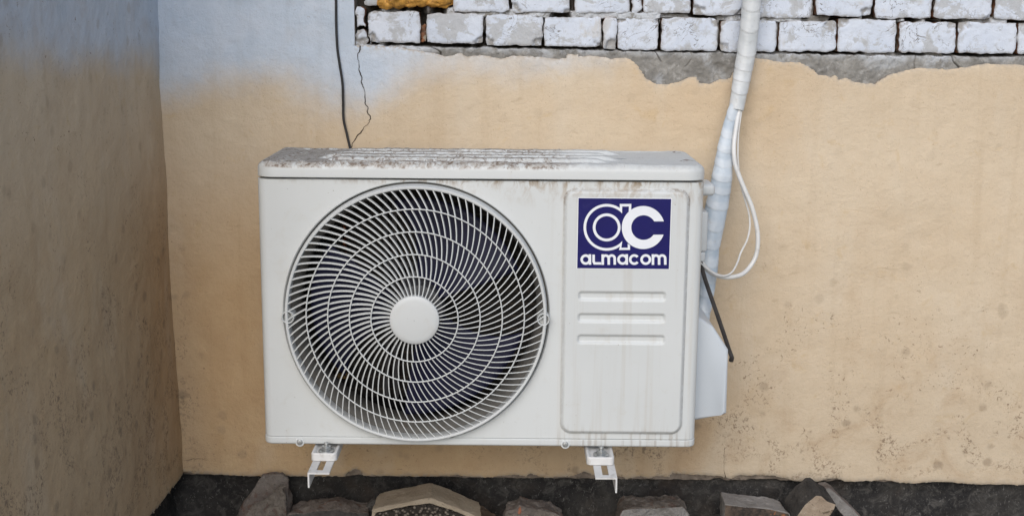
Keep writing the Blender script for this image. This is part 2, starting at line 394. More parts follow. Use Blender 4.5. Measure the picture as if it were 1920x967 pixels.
# ------------------------------------------------------------------ wall
XC = -.716                                    # inner corner with the side wall
TOPE = [(672, 86), (740, 88), (790, 97), (813, 100), (837, 107), (863, 100), (876, 107), (906, 104), (938, 111), (961, 106), (1007, 107),
        (1042, 111), (1062, 110), (1064, 101), (1083, 103), (1085, 107), (1112, 105), (1146, 111), (1173, 109), (1188, 116), (1202, 133),
        (1214, 149), (1231, 159), (1252, 158), (1278, 152), (1295, 144), (1304, 145), (1312, 155), (1330, 159), (1344, 151), (1369, 147),
        (1376, 136), (1385, 113), (1414, 109), (1431, 111), (1454, 116), (1495, 117), (1515, 125), (1527, 133), (1535, 142), (1550, 142),
        (1556, 146), (1567, 142), (1573, 151), (1585, 146), (1604, 155), (1640, 158), (1670, 140), (1720, 128), (1780, 131), (1850, 120), (1990, 126)]
BOTE = [(300, 884), (350, 886), (370, 888), (470, 893), (530, 892), (580, 893), (645, 893), (652, 886), (665, 880), (672, 881), (683, 891), (700, 891),
        (760, 893), (815, 893), (850, 891), (880, 893), (910, 895), (940, 893), (955, 890), (985, 893), (995, 888), (1010, 893), (1025, 896),
        (1060, 894), (1075, 893), (1095, 885), (1113, 891), (1160, 893), (1175, 898), (1200, 893), (1215, 897), (1235, 893), (1255, 896),
        (1260, 888), (1290, 890), (1350, 893), (1370, 898), (1385, 891), (1400, 892), (1440, 892), (1455, 893), (1475, 898), (1490, 902),
        (1535, 903), (1555, 898), (1570, 897), (1585, 903), (1604, 904), (1660, 900), (1700, 907), (1760, 903), (1840, 909), (1990, 910)]
te, be = pxz(TOPE, 0), pxz(BOTE, 0)
XL = px(664, 60, 0)[0]                        # right edge of the full-height plaster at the left
def zt(x): return np.where(x < XL+.004*vnoise(x*0+3, x*9), 9.0, np.interp(x, te[:, 0], te[:, 1]))+.0016*vnoise(x*160, 1.5, seed=5)
def zb(x): return np.interp(x, be[:, 0], be[:, 1])+.0013*fbm(x*110, 2.5, octv=3, seed=8)
SPR = pxz([(250, 150), (320, 165), (420, 152), (500, 150), (560, 165), (640, 195), (700, 192), (750, 150), (800, 118), (900, 108), (1000, 104), (1150, 92), (1200, 60), (1300, 0), (1990, -100)], 0)
def hwall(x, z):
    return .0022*fbm(x*5, z*5, octv=3, seed=11)+.0007*fbm(x*38, z*38, octv=3, seed=12)

def patch(name, x0, x1, z0, z1, st, fz0, fz1, place, mat, parent, thick, extra):
    """heightfield of a plaster coat between two ragged edges, with the coat's thickness on every broken edge"""
    nx, nz = int(round((x1-x0)/st))+1, int(round((z1-z0)/st))+1
    x = np.linspace(x0, x1, nx); z = np.linspace(z0, z1, nz); Xg, Zg = np.meshgrid(x, z, indexing='ij')
    lo, hi = fz0(Xg, Zg), fz1(Xg, Zg)
    cx, cz = (Xg[:-1, :-1]+Xg[1:, 1:])/2, (Zg[:-1, :-1]+Zg[1:, 1:])/2
    keep = (cz > fz0(cx, cz)) & (cz < fz1(cx, cz))
    sn = st*.6
    Zg = np.where(np.abs(Zg-lo) < sn, lo, Zg); Zg = np.where(np.abs(Zg-hi) < sn, hi, Zg)
    ed = np.minimum(np.abs(Zg-lo), np.abs(hi-Zg))
    h = hwall(Xg, Zg)
    h = h+.0035*np.exp(-ed/.004)
    V = place(Xg, h, Zg).reshape(-1, 3)
    idx = np.arange(nx*nz).reshape(nx, nz)
    q = np.stack([idx[:-1, :-1], idx[1:, :-1], idx[1:, 1:], idx[:-1, 1:]], -1)[keep]
    kp = np.pad(keep, 1)
    B = []
    for dx, dz, a, b in ((-1, 0, 3, 0), (1, 0, 1, 2), (0, -1, 0, 1), (0, 1, 2, 3)):
        nb = kp[1+dx:nx+dx, 1+dz:nz+dz]
        allq = np.stack([idx[:-1, :-1], idx[1:, :-1], idx[1:, 1:], idx[:-1, 1:]], -1)
        bq = allq[keep & ~nb]; B.append(bq[:, [b, a]])
    B = np.concatenate(B)
    uniq, inv = np.unique(B, return_inverse=True); inv = inv.reshape(B.shape)
    xx, zz = Xg.ravel()[uniq], Zg.ravel()[uniq]
    Vb = place(xx, h.ravel()[uniq]+thick+.003*vnoise(xx*150, zz*150), zz)
    Vf = V[uniq]                               # doubled so that the front stays crisp
    n0 = len(V); n1 = n0+len(uniq)
    side = np.stack([n0+inv[:, 0], n0+inv[:, 1], n1+inv[:, 1], n1+inv[:, 0]], -1)
    Vall = np.concatenate([V, Vf, Vb]); Fall = np.concatenate([q, side])
    used = np.unique(Fall); remap = np.full(len(Vall), -1); remap[used] = np.arange(len(used))
    spray, grime, warm = extra(Xg, Zg)
    raw = np.concatenate([np.zeros(n0), np.ones(len(uniq)*2)])
    def ex(a): return np.concatenate([a.ravel(), a.ravel()[uniq], a.ravel()[uniq]])[used]
    return npmesh(name, Vall[used], remap[Fall], mat, parent, True, dict(spray=ex(spray), grime=ex(grime), warm=ex(warm), edge=ex(np.exp(-ed/.006)), raw=raw[used]))

wall = thing('house_wall', 'peach plastered house wall with bare white bricks along the top behind the air conditioner', 'wall')
def wextra(x, z):
    e = np.interp(x, SPR[:, 0], SPR[:, 1])
    spray = .5+(z-e)/.13+.22*fbm(x*7, z*7, seed=21)
    spray = np.clip(spray, -.3, 1.15)
    grime = smooth(.42, .18, z)*(.35+.65*smooth(-.15, .1, x)*smooth(.5, .3, x))+.8*np.exp(-((x-XC)/.05)**2)*smooth(.9, .3, z)+.14+.5*smooth(.80, .30, z)*smooth(.3, .5, x)  # stronger low down and next to the corner; darkens the overall tone there too
    warm = .12+.85*smooth(-.22, -.62, x+.08*fbm(x*6, z*6, seed=23))*smooth(.95, .5, z)+.85*smooth(.40, .27, z)*smooth(.62, .3, x+.07*fbm(x*8, z*8, seed=25))+.25*smooth(.75, 1.0, z)*smooth(.15, .35, x)*smooth(.7, .5, x)  # painted bounce light: more orange at the lower left and under the unit
    return spray, np.clip(grime, 0, 1), np.clip(warm, 0, 1)
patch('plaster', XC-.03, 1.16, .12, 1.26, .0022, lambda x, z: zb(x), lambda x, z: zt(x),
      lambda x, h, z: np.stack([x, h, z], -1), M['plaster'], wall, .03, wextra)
# the same coat carries on outside the picture
cx = [(-.715, XL-.004, 1.2605, 2.6), (1.1605, 3.2, .145, 1.05)]
Vc = np.array([[(a, .001, c), (b, .001, c), (b, .001, d), (a, .001, d)] for a, b, c, d in cx]).reshape(-1, 3)
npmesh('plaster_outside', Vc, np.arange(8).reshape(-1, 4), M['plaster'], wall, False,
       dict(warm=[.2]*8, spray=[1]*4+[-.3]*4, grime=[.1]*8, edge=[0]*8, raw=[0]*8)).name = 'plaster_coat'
mb = MB(); mb.box(-1.45, 3.2, .075, .35, -.1, 2.6); mb.done('masonry', M['mortar'], wall)

# bricks ------------------------------------------------------------
BY = .006
rows = []
rows.append([(690, 22, 787, 80), (800, 26, 906, 82), (911, 27, 1017, 86), (1020, 33, 1127, 88), (1131, 33, 1156, 94), (1158, 34, 1235, 94), (1240, 34, 1345, 96), (1351, 39, 1455, 97), (1461, 40, 1568, 97),
             (1572, 36, 1680, 98), (1686, 42, 1792, 99), (1797, 43, 1905, 101), (1910, 44, 2015, 102)])
rows.append([(850, -38, 955, 23), (959, -37, 1068, 24), (1078, -36, 1180, 25), (1206, -36, 1296, 25), (1301, -34, 1395, 29), (1400, -34, 1522, 34),
             (1531, -32, 1636, 30), (1642, -30, 1748, 35), (1753, -29, 1860, 36), (1866, -28, 1975, 38)])
BR = []
for r_ in rows:
    for a, b, c, d in r_:
        p, q = px(a, d, BY), px(c, b, BY); p2, q2 = px(a, b, BY), px(c, d, BY)
        BR.append(((p[0]+p2[0])/2, (q[0]+q2[0])/2, (p[2]+q2[2])/2, (q[2]+p2[2])/2, 40, 23))
zz = 1.262; k = 0
while zz < 2.5:
    x = -.30+(.06 if k % 2 else 0)
    while x < 3.1:
        BR.append((x, x+.117, zz, zz+.064, 5, 4)); x += .124
    zz += .075; k += 1
for k in range(4):
    x = 1.17+(.05 if k % 2 else 0)
    while x < 3.1:
        BR.append((x, x+.117, 1.062+k*.075-.001*k, 1.124+k*.075, 5, 4)); x += .124
BR = [b for b in BR if not (b[0] > 1.1 and b[2] < 1.05)]
# little broken bats at the left jamb
for (a, b, c, d) in [(667, 14, 683, 52), (664, 54, 687, 86), (684, -30, 712, 12), (690, 62, 698, 84), (1183, -30, 1203, 24)]:
    p, q = px(a, d, BY), px(c, b, BY); BR.append((p[0], q[0], p[2], q[2], 10, 12))
V, Fq, chipA, sideA, skimA = [], [], [], [], []
p, q = px(787.5, 81, .02), px(800, 47, .02); RED = len(BR); BR.append((p[0], q[0], p[2], q[2], 10, 12))
for bi, (x0, x1, z0, z1, nx, nz) in enumerate(BR):
    u, v = np.meshgrid(np.linspace(0, 1, nx), np.linspace(0, 1, nz), indexing='ij')
    x, z = x0+(x1-x0)*u, z0+(z1-z0)*v
    rot_ = R(rng.uniform(-.7, .7)); z = z+(x-(x0+x1)/2)*rot_; x = x-(z-(z0+z1)/2)*rot_
    dx, dz = np.minimum(u, 1-u)*(x1-x0), np.minimum(v, 1-v)*(z1-z0); d = np.minimum(dx, dz)
    fine = nx > 6
    amp = (.0045 if nx < 20 else .0020) if fine else .0015
    ox = amp*fbm(x*70, z*70, bi*3.1, seed=31)*np.exp(-dx/.012); oz = amp*fbm(x*70, z*70, bi*3.1+9, seed=33)*np.exp(-dz/.012)
    cr = (np.exp(-dx/.006)*np.exp(-dz/.006))*.5
    ox = ox+np.sign(.5-u)*cr*.0035; oz = oz+np.sign(.5-v)*cr*.0035
    y = BY+.0010*fbm(x*25, z*25, bi, seed=41)+.0005*fbm(x*110, z*110, bi, seed=43)+.0018*np.exp(-d/.0015)+rng.uniform(-.003, .003)
    chip = np.zeros_like(u)
    if bi == RED: y = y+.014
    for _ in range(3 if fine else 0):           # knocked-off corners
        if rng.random() < .45:
            cu, cv = rng.choice([0, 1]), rng.choice([0, 1]); rad = rng.uniform(.012, .028)
            dist = np.hypot((u-cu)*(x1-x0), (v-cv)*(z1-z0)*1.2)+.006*fbm(x*90, z*90, bi+_, seed=47)
            cm = smooth(rad, rad*.75, dist); y = y+cm*.007; chip = np.maximum(chip, cm)
    base = len(V) and sum(len(q) for q in V)
    front = np.stack([x+ox, y, z+oz], -1)
    idx = base+np.arange(nx*nz).reshape(nx, nz)
    Fq.append(np.stack([idx[:-1, :-1], idx[1:, :-1], idx[1:, 1:], idx[:-1, 1:]], -1).reshape(-1, 4))
    V.append(front.reshape(-1, 3)); chipA.append(np.maximum(chip, .8*np.exp(-d/.0025)).ravel()); sideA.append(np.full(nx*nz, 1.0 if bi == RED else 0.0))
    loop = np.concatenate([np.arange(nx)*nz, (nx-1)*nz+np.arange(1, nz), np.arange(nx-2, -1, -1)*nz+nz-1, np.arange(nz-2, 0, -1)])
    f0 = front.reshape(-1, 3)[loop]; L = len(loop); b1 = base+nx*nz
    mid = f0.copy(); mid[:, 1] += .003; bk = f0.copy(); bk[:, 1] = .08
    V.append(f0); V.append(mid); V.append(bk); skimA.append(np.full(nx*nz+3*L, rng.uniform(0, 1)**1.6)); chipA += [np.zeros(3*L)]; sideA += [np.full(L, .25), np.full(L, 1.), np.full(L, 1.)]
    j = np.arange(L); j2 = (j+1) % L
    for s in (0, 1): Fq.append(np.stack([b1+s*L+j, b1+(s+1)*L+j, b1+(s+1)*L+j2, b1+s*L+j2], -1))
npmesh('brickwork', np.concatenate(V), np.concatenate(Fq), M['brick'], wall, False, dict(chip=np.concatenate(chipA), side=np.concatenate(sideA), skim=np.concatenate(skimA)))

# mortar: the scratch coat under the bricks, squeezed-out joints and voids between them
x = np.linspace(-.325, 1.2, 1020); z = np.linspace(.955, 1.262, 206); X, Z = np.meshgrid(x, z, indexing='ij')
bot = np.interp(X, [px(690, 82, 0)[0], px(1100, 90, 0)[0], px(1570, 99, 0)[0], 1.2], [px(690, 83, 0)[2], px(1100, 92, 0)[2], px(1570, 101, 0)[2], px(1800, 104, 0)[2]])
bed = np.interp(X, [px(690, 18, 0)[0], px(1000, 27, 0)[0], px(1570, 36, 0)[0], 1.2], [px(690, 15, 0)[2], px(1000, 27, 0)[2], px(1570, 35, 0)[2], px(1800, 38, 0)[2]])
below = smooth(bot+.002, bot-.004, Z+.002*fbm(X*80, Z*80, seed=51))
sq = smooth(-.05, .25, fbm(X*11, Z*3, seed=53, octv=3))*smooth(.013, .007, np.abs(Z-bed+.003*fbm(X*50, Z*50, seed=57)))
inb = np.zeros_like(X)
for b in BR: inb = np.maximum(inb, ((X > b[0]) & (X < b[1]) & (Z > b[2]) & (Z < b[3]))*1.0)
jm = smooth(.05, .45, fbm(X*16, Z*14, 4.0, seed=59, octv=3))*(1-inb)
front = np.maximum(np.maximum(below, sq), jm*.7)
lump = .0035*fbm(X*22, Z*22, seed=61)+.0012*fbm(X*120, Z*120, seed=63)
Y = .058-front*(.048)+lump
# a few cracks in the scratch coat
crk = np.abs(fbm(X*9, Z*13, seed=67, octv=3)); cm_ = below*smooth(.045, .0, crk)*smooth(-.2, .2, fbm(X*6, Z*6, seed=69)); Y = Y+cm_*.008
rim = below*smooth(bot-.018, bot-.002, Z)
idx = np.arange(X.size).reshape(X.shape)
npmesh('mortar', np.stack([X, Y, Z], -1), np.stack([idx[:-1, :-1], idx[1:, :-1], idx[1:, 1:], idx[:-1, 1:]], -1).reshape(-1, 4), M['mortar'], wall, True,
       dict(paint=np.clip(sq*.9+rim*.55+jm*.4+below*smooth(px(830, 90, 0)[0], px(760, 90, 0)[0], X), 0, 1), deep=np.clip(np.maximum((1-front*1.6)*.9, cm_*.8), 0, 1)))

# yellow expanding foam stuffed in the gap at the very top
b = bmesh.new()
for (u, v, r_) in [(726, 2, .020), (745, -4, .024), (768, 1, .019), (790, -3, .023), (812, 2, .018), (832, -2, .021), (757, -26, .028), (800, -28, .03), (838, -30, .024), (722, -28, .022)]:
    c = px(u, v, .012); gg = bmesh.ops.create_icosphere(b, subdivisions=4, radius=r_)
    for q in gg['verts']:
        p = np.array(q.co); n_ = p/np.linalg.norm(p); s = 1+.22*float(fbm(n_[0]*2+u, n_[1]*2, n_[2]*2, seed=71))+.06*float(vnoise(n_[0]*9+u, n_[1]*9, n_[2]*9))
        q.co = Vector(c+p*s*np.array([1.1, .75, .8]))
me = bpy.data.meshes.new('foam_filler'); b.to_mesh(me); b.free(); fo = link('foam_filler', me, M['foam'], wall); fo['label'] = 'lumpy yellow foam stuffed in the gap above the bricks'

# crack running down from the corner of the brickwork
def crack(pts, w0, w1, jit):
    CR = pxz(pts, 0); s = np.linspace(0, len(CR)-1, 170)
    cxx = np.interp(s, range(len(CR)), CR[:, 0])+jit*fbm(s*2.6, pts[0][0], seed=81); czz = np.interp(s, range(len(CR)), CR[:, 1])+.001*fbm(s*3, 5, seed=82)
    wd = w0+w1*np.clip(fbm(s*1.7, pts[0][1], seed=83)+.35, 0, 2)
    tn = np.stack([np.gradient(cxx), np.gradient(czz)], -1); tn /= np.linalg.norm(tn, axis=1)[:, None]; nn = np.stack([-tn[:, 1], tn[:, 0]], -1)
    a_, b_ = np.stack([cxx, czz], -1)+nn*wd[:, None], np.stack([cxx, czz], -1)-nn*wd[:, None]
    Vk = np.concatenate([np.stack([q[:, 0], hwall(q[:, 0], q[:, 1])-.0008, q[:, 1]], -1) for q in (a_, b_)]); n = len(s); i = np.arange(n-1)
    npmesh('crack', Vk, np.stack([i, i+1, n+i+1, n+i], -1), M['crack'], wall, False)
crack([(676, 86), (670, 109), (675, 130), (678, 153), (684, 171), (685, 194), (693, 216), (694, 229), (679, 243), (668, 258), (660, 272), (652, 300)], .00045, .0006, .0022)
crack([(1359, 838), (1358, 850), (1357, 865), (1357, 880), (1360, 894)], .00022, .0003, .0008)
crack([(345, 862), (372, 858), (392, 861)], .00018, .0002, .001)

# dark plinth
def plinth(name, x0, x1, z0, z1, place, parent, n=300, mz=50):
    X, Z = np.meshgrid(np.linspace(x0, x1, n), np.linspace(z0, z1, mz), indexing='ij')
    h = .026+.006*fbm(X*9, Z*9, seed=91)+.0025*fbm(X*45, Z*45, seed=93)-.01*smooth(.12, .02, Z)
    idx = np.arange(X.size).reshape(X.shape)
    return npmesh(name, place(X, h, Z), np.stack([idx[:-1, :-1], idx[1:, :-1], idx[1:, 1:], idx[:-1, 1:]], -1).reshape(-1, 4), M['plinth'], parent)
plinth('plinth', -.76, 3.2, -.05, .19, lambda x, h, z: np.stack([x, h, z], -1), wall, 900, 60)

X, Zs = np.meshgrid(np.linspace(XC, 1.16, 700), np.array([0, .0, .002, .03]), indexing='ij')
zl = np.interp(X, [px(300, 0, 0)[0], px(350, 0, 0)[0], 1.16], [0, 0, 0])
l0, l1 = px(350, 891.5, 0), px(1604, 904.5, 0)
zl = l0[2]+(l1[2]-l0[2])*(X-l0[0])/(l1[0]-l0[0])+.0012*fbm(X*60, 4.5, seed=141)+.0035*smooth(.25, .6, fbm(X*13, 1.5, seed=143))
Yr = np.where(np.arange(4)[None] == 0, .045, .0095)+.0015*fbm(X*80, Zs*80, seed=145)
idx = np.arange(X.size).reshape(X.shape)
npmesh('render_coat', np.stack([X, Yr, zl+Zs], -1), np.stack([idx[:-1, :-1], idx[1:, :-1], idx[1:, 1:], idx[:-1, 1:]], -1).reshape(-1, 4), M['render'], wall, True)

# plastered pier that projects on the left
side = thing('plastered_pier', 'shaded peach plastered pier projecting at the left of the house wall', 'pier')
SD = .95
def wob(x): return .004*fbm(x*40, 1.5, seed=101)+.003*fbm(x*160, 1.5, seed=102)
def lean(z): return .010*smooth(.2, .9, z)
def pl_side(x, h, z): return np.stack([XC-h-lean(z), -x, z], -1)
def pl_front(x, h, z): return np.stack([XC-x-lean(z), -SD-h+.004, z], -1)
def sextra(x, z):
    return np.clip(.5+(z-1.045-.05*x)/.085+.25*fbm(x*7+5, z*7, seed=121), -.3, 1.15), np.clip(.6*smooth(1.0, .3, z)+.4, 0, 1), np.clip(.8*smooth(1.05, .6, z)+.2, 0, 1)  # pier tone darker and more orange towards the bottom
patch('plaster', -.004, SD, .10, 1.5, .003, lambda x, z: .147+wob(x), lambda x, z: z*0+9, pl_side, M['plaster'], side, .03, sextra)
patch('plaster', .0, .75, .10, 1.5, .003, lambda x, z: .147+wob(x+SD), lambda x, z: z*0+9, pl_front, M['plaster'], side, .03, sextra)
plinth('plinth', -.03, SD-.02, -.05, .19, lambda x, h, z: np.stack([XC-h, -x, z], -1), side, 120, 50)
plinth('plinth', .02, .75, -.05, .19, lambda x, h, z: np.stack([XC-x, -SD+h, z], -1), side, 160, 50)
mb = MB(); mb.box(-1.45, XC-.045, -SD+.04, .07, -.1, 2.6); mb.box(-1.45, XC-.012, -SD+.006, -.0, 1.5, 2.6); mb.done('masonry', M['mortar'], side)


# ------------------------------------------------------------------ air conditioner
YF = -.355                                    # face of the front sheet
X0, X1, ZB, ZS = -.4622, .3470, .347, .8485   # left, right, bottom, lid seam
YB = -.095
ac = thing('air_conditioner', 'off-white outdoor air conditioner with round fan grille and blue sticker hung on the peach wall', 'air conditioner')
FC = np.array([-.1752, .5988]); FR = .2448     # fan opening

# front sheet wrapping round both sides, with the round opening
RC = .016
xa, xb, za, zc = X0+RC, X1-RC, ZB+.0150, ZS-.002
ang = np.sort(np.concatenate([np.linspace(0, 2*np.pi, 288, endpoint=False), [math.atan2(zz-FC[1], xx-FC[0]) % (2*np.pi) for xx in (xa, xb) for zz in (za, zc)]]))
def rayrect(a):
    c, s = math.cos(a), math.sin(a)
    t = min([(xb-FC[0])/c if c > 1e-9 else 9, (xa-FC[0])/c if c < -1e-9 else 9, (zc-FC[1])/s if s > 1e-9 else 9, (za-FC[1])/s if s < -1e-9 else 9])
    return t
tr = np.array([rayrect(a) for a in ang]); N = len(ang); ca, sa = np.cos(ang), np.sin(ang)
loops = []
def lp(x, y, z): loops.append(np.stack([x, np.broadcast_to(y, x.shape), z], -1))
for rr, yy in ((FR-.002, YF+.02), (FR-.001, YF+.004), (FR+.0005, YF+.001)): lp(FC[0]+rr*ca, yy, FC[1]+rr*sa)
for f in (0, .5, 1): lp(FC[0]+ca*((FR+.0012)*(1-f)+tr*f), YF, FC[1]+sa*((FR+.0012)*(1-f)+tr*f))
bx, bz = FC[0]+ca*tr, FC[1]+sa*tr; xm = (xa+xb)/2
for k in range(1, 7):
    a = k/6*math.pi/2; sc = ((xb-xa)/2+RC*math.sin(a))/((xb-xa)/2); lp(xm+(bx-xm)*sc, YF+RC*(1-math.cos(a)), bz)
lp(xm+(bx-xm)*sc, YB, bz)
V = np.concatenate(loops); nl = len(loops); i = np.arange(nl-1)[:, None]*N; j = np.arange(N)[None]; k = (j+1) % N
Fq = [tuple(f) for f in np.stack([i+j, i+k, i+N+k, i+N+j], -1).reshape(-1, 4)]+[tuple(range((nl-1)*N, nl*N))]
fp = npmesh('front_panel', V, Fq, M['body'], ac, True, recalc=True); fp.data.set_sharp_from_angle(angle=R(35))

def rrect(a, b, r, ns=40, nl_=150, nc=10):
    """closed loop of a rounded rectangle with half sizes a, b; same point count for any size"""
    r = max(r, 1e-4); P = []
    for sx, sy, a0 in ((1, 1, 0), (-1, 1, 90), (-1, -1, 180), (1, -1, 270)):
        for q in range(nc+1):
            t = R(a0+90*q/nc); P.append((sx*(a-r)+r*math.cos(t), sy*(b-r)+r*math.sin(t)))
        cnt = nl_ if a0 in (0, 180) else ns
        e = P[-1]; nx = {0: (-(a-r), b), 90: (-a, -(b-r)), 180: (a-r, -b), 270: (a, b-r)}[a0]
        for q in range(1, cnt): P.append((e[0]+(nx[0]-e[0])*q/cnt, e[1]+(nx[1]-e[1])*q/cnt))
    return np.array(P)
def pressed(name, cx, cy, a, b, r, zf, ztop, zbot, mat, parent, Re=.012, step=.003, ns=40, nl_=150, fill_bottom=True, wall_in=.0):
    """pressed sheet seen from above: vertical skirt, rounded edge of radius Re, top height field zf(x,y)"""
    L, H = [], []
    for zq in (zbot, zbot+.001, ztop-Re): L.append(rrect(a, b, r, ns, nl_)); H.append(np.full(len(L[-1]), zq))
    for q in range(1, 7):
        t = q/6*math.pi/2; d = Re*(1-math.cos(t)); P = rrect(a-d, b-d, max(r-d, .002), ns, nl_); L.append(P); H.append(ztop-Re+Re*math.sin(t)+zf(P[:, 0]+cx, P[:, 1]+cy)*(q/6))
    d = Re+step
    while d < min(a, b)-.0015:
        P = rrect(a-d, b-d, max(r-d, .002), ns, nl_); L.append(P); H.append(ztop+zf(P[:, 0]+cx, P[:, 1]+cy)); d += step
    n = len(L[0]); V = np.concatenate([np.stack([p[:, 0]+cx, p[:, 1]+cy, h], -1) for p, h in zip(L, H)])
    i = np.arange(len(L)-1)[:, None]*n; j = np.arange(n)[None]; k = (j+1) % n
    Fq = [tuple(f) for f in np.stack([i+j, i+k, i+n+k, i+n+j], -1).reshape(-1, 4)]
    Fq.append(tuple(range((len(L)-1)*n, len(L)*n)))
    if fill_bottom: Fq.append(tuple(range(n))[::-1])
    return npmesh(name, V, Fq, mat, parent, True, recalc=True)

# lid with pressed ridges and a crust of dust
LZ = .8775
def lidz(x, y):
    h = np.zeros_like(x)
    u = (y+.360)/.265                          # 0 front .. 1 back
    inner = smooth(-.44, -.405, x)*smooth(.325, .29, x)*smooth(.11, .16, u)*smooth(1.0, .95, u)
    h = h-.004*inner
    for c, xl, xr in ((.27, -.33, .16), (.45, -.345, .18), (.63, -.33, .17), (.81, -.31, .19)):
        h = h+.0075*smooth(.068, .034, np.abs(u-c))*smooth(xl-.025, xl+.01, x)*smooth(xr+.025, xr-.01, x)
    crust = smooth(.05, .4, fbm(x*45, y*45, seed=131))*smooth(.30, .08, x+.06*fbm(x*12, y*12, seed=135))
    h = h+.0026*crust*(.3+.7*smooth(.25, .05, u))+.0006*fbm(x*130, y*130, seed=133)*(.4+.6*smooth(.3, .0, x))
    return h
pressed('lid', (X0+X1)/2, (YF-.006+YB+.004)/2, (X1-X0)/2+.002, (YB+.004-YF+.006)/2, .034, lidz, LZ, ZS+.0022, M['lid'], ac, .013, .002, 90, 380)

# base pan with rounded lower corners, screw ears
pan = pressed('base_pan', (X0+X1)/2, (YF-.002+YB-.002)/2, (X1-X0)/2+.0005, (YB-.002-YF+.002)/2, RC+.001, lambda x, y: x*0, 0.0, -.0135, M['body'], ac, .0045, .004, 40, 120)
for v in pan.data.vertices: v.co.z = ZB-.0005-v.co.z
pan.data.flip_normals()
for (u, v) in ((562, 828), (1060, 832)):
    c = px(u, v, YF-.003); mb = MB(); mb.cyl((c[0], YF-.0020, c[2]-.0008), .0085, 'y', .0030, 28, bev=.0010); mb.done('screw_ear', M['body'], ac, auto=40)
    mb = MB(); mb.cyl((c[0], YF-.0052, c[2]), .0058, 'y', .0026, 24, r2=.0045, bev=.0006); mb.box(c[0]-.0032, c[0]+.0032, YF-.0072, YF-.0066, c[2]-.0007, c[2]+.0007); mb.box(c[0]-.0007, c[0]+.0007, YF-.0073, YF-.0067, c[2]-.0032, c[2]+.0032)
    mb.done('screw', M['steel'], ac, auto=40)

# raised access panel with three pressed grooves
p0, p1 = px(1053, 583, YF), px(1287, 583, YF); q0, q1 = px(1170, 813, YF), px(1170, 353, YF)
ax0, ax1, az0, az1 = p0[0], p1[0], q0[2], q1[2]; st = .0012
X, Z = np.meshgrid(np.arange(ax0, ax1+st, st), np.arange(az0, az1+st, st), indexing='ij')
def sdr(X, Z, x0, x1, z0, z1, r):
    qx, qz = np.abs(X-(x0+x1)/2)-(x1-x0)/2+r, np.abs(Z-(z0+z1)/2)-(z1-z0)/2+r
    return np.hypot(np.maximum(qx, 0), np.maximum(qz, 0))+np.minimum(np.maximum(qx, qz), 0)-r
sd_ = sdr(X, Z, ax0, ax1, az0, az1, .022)
H = .0085*np.clip((-.0006-sd_)/.0072, 0, 1)
H = H*(1-.12*smooth(.006, .0085, H))
for (u0, v0, u1, v1) in ((1083, 546, 1250, 564), (1082, 587, 1249, 604.5), (1081, 627, 1248, 644.5)):
    a, b = px(u0, v1, YF-.006), px(u1, v0, YF-.006); H -= .0046*smooth(.0004, -.0062, sdr(X, Z, a[0], b[0], a[2], b[2], .0075))
keep = (sd_ < .0008); kc = keep[:-1, :-1] & keep[1:, 1:] & keep[1:, :-1] & keep[:-1, 1:]
idx = np.arange(X.size).reshape(X.shape); q = np.stack([idx[:-1, :-1], idx[1:, :-1], idx[1:, 1:], idx[:-1, 1:]], -1)[kc]
V = np.stack([X, YF-.0004-H, Z], -1).reshape(-1, 3); used = np.unique(q); rm = np.full(len(V), -1); rm[used] = np.arange(len(used))
crev = np.exp(-((sd_+.002)/.0032)**2)*(.25+.75*smooth(az1-.05, az1-.012, Z))*(.35+.65*smooth(.06, -.02, np.minimum(X-ax0, ax1-X))+.35*smooth(.7, .95, (X-ax0)/(ax1-ax0)))
npmesh('access_panel', V[used], rm[q], M['body'], ac, True, dict(crev=crev.ravel()[used]))

# sticker: logo and lettering in the sticker's own plane coordinates
SY = YF-.0004-float(H.max())-.0004
C4 = [px(u, v, SY) for u, v in ((1085.2, 371.1), (1258.9, 373.4), (1253.6, 505.2), (1081.8, 501.5))]
sx0, sx1 = (C4[0][0]+C4[3][0])/2, (C4[1][0]+C4[2][0])/2; sz1, sz0 = (C4[0][2]+C4[1][2])/2, (C4[2][2]+C4[3][2])/2
mb = MB(); mb.box(sx0-.0012, sx1+.0012, SY, SY+.0003, sz0-.0012, sz1+.0012); st_ = mb.done('sticker', M['white_print'], ac); st_['label'] = 'blue and white maker sticker'
mb = MB(); mb.box(sx0, sx1, SY-.0003, SY-.0001, sz0, sz1); mb.done('blue_field', M['blue'], st_)
QX = ((257, 120), (1245, 133), (1215, 883), (238, 862))
def unq(p):
    """invert the bilinear quad of the sticker as measured in the photograph -> sticker plane"""
    u, v = .5, .5
    A, B, Cc, D = [np.array(q, float) for q in QX]
    for _ in range(12):
        f = A*(1-u)*(1-v)+B*u*(1-v)+Cc*u*v+D*(1-u)*v-np.array(p)
        J = np.stack([(B-A)*(1-v)+(Cc-D)*v, (D-A)*(1-u)+(Cc-B)*u], -1); s = np.linalg.solve(J, f); u -= s[0]; v -= s[1]
    return (sx0+u*(sx1-sx0), sz1-v*(sz1-sz0))
class Ink:
    def __init__(s): s.V, s.F, s.k = [], [], 0
    def strip(s, A, B, closed=False):
        s.k += 1; y = SY-.00045-.00003*s.k; n = len(A); o = len(s.V)
        for p in list(A)+list(B):
            q = unq(p); s.V.append((q[0], y, q[1]))
        for i in range(n if closed else n-1):
            j = (i+1) % n; s.F.append((o+i, o+j, o+n+j, o+n+i))
    def arc(s, c, ro, ri, a0, a1, n=56):
        t = np.radians(np.linspace(a0, a1, n)); s.strip([(c[0]+ro*math.cos(q), c[1]+ro*math.sin(q)) for q in t], [(c[0]+ri*math.cos(q), c[1]+ri*math.sin(q)) for q in t])
    def rect(s, x0, y0, x1, y1): s.strip([(x0, y0), (x0, y1)], [(x1, y0), (x1, y1)])
em = Ink()
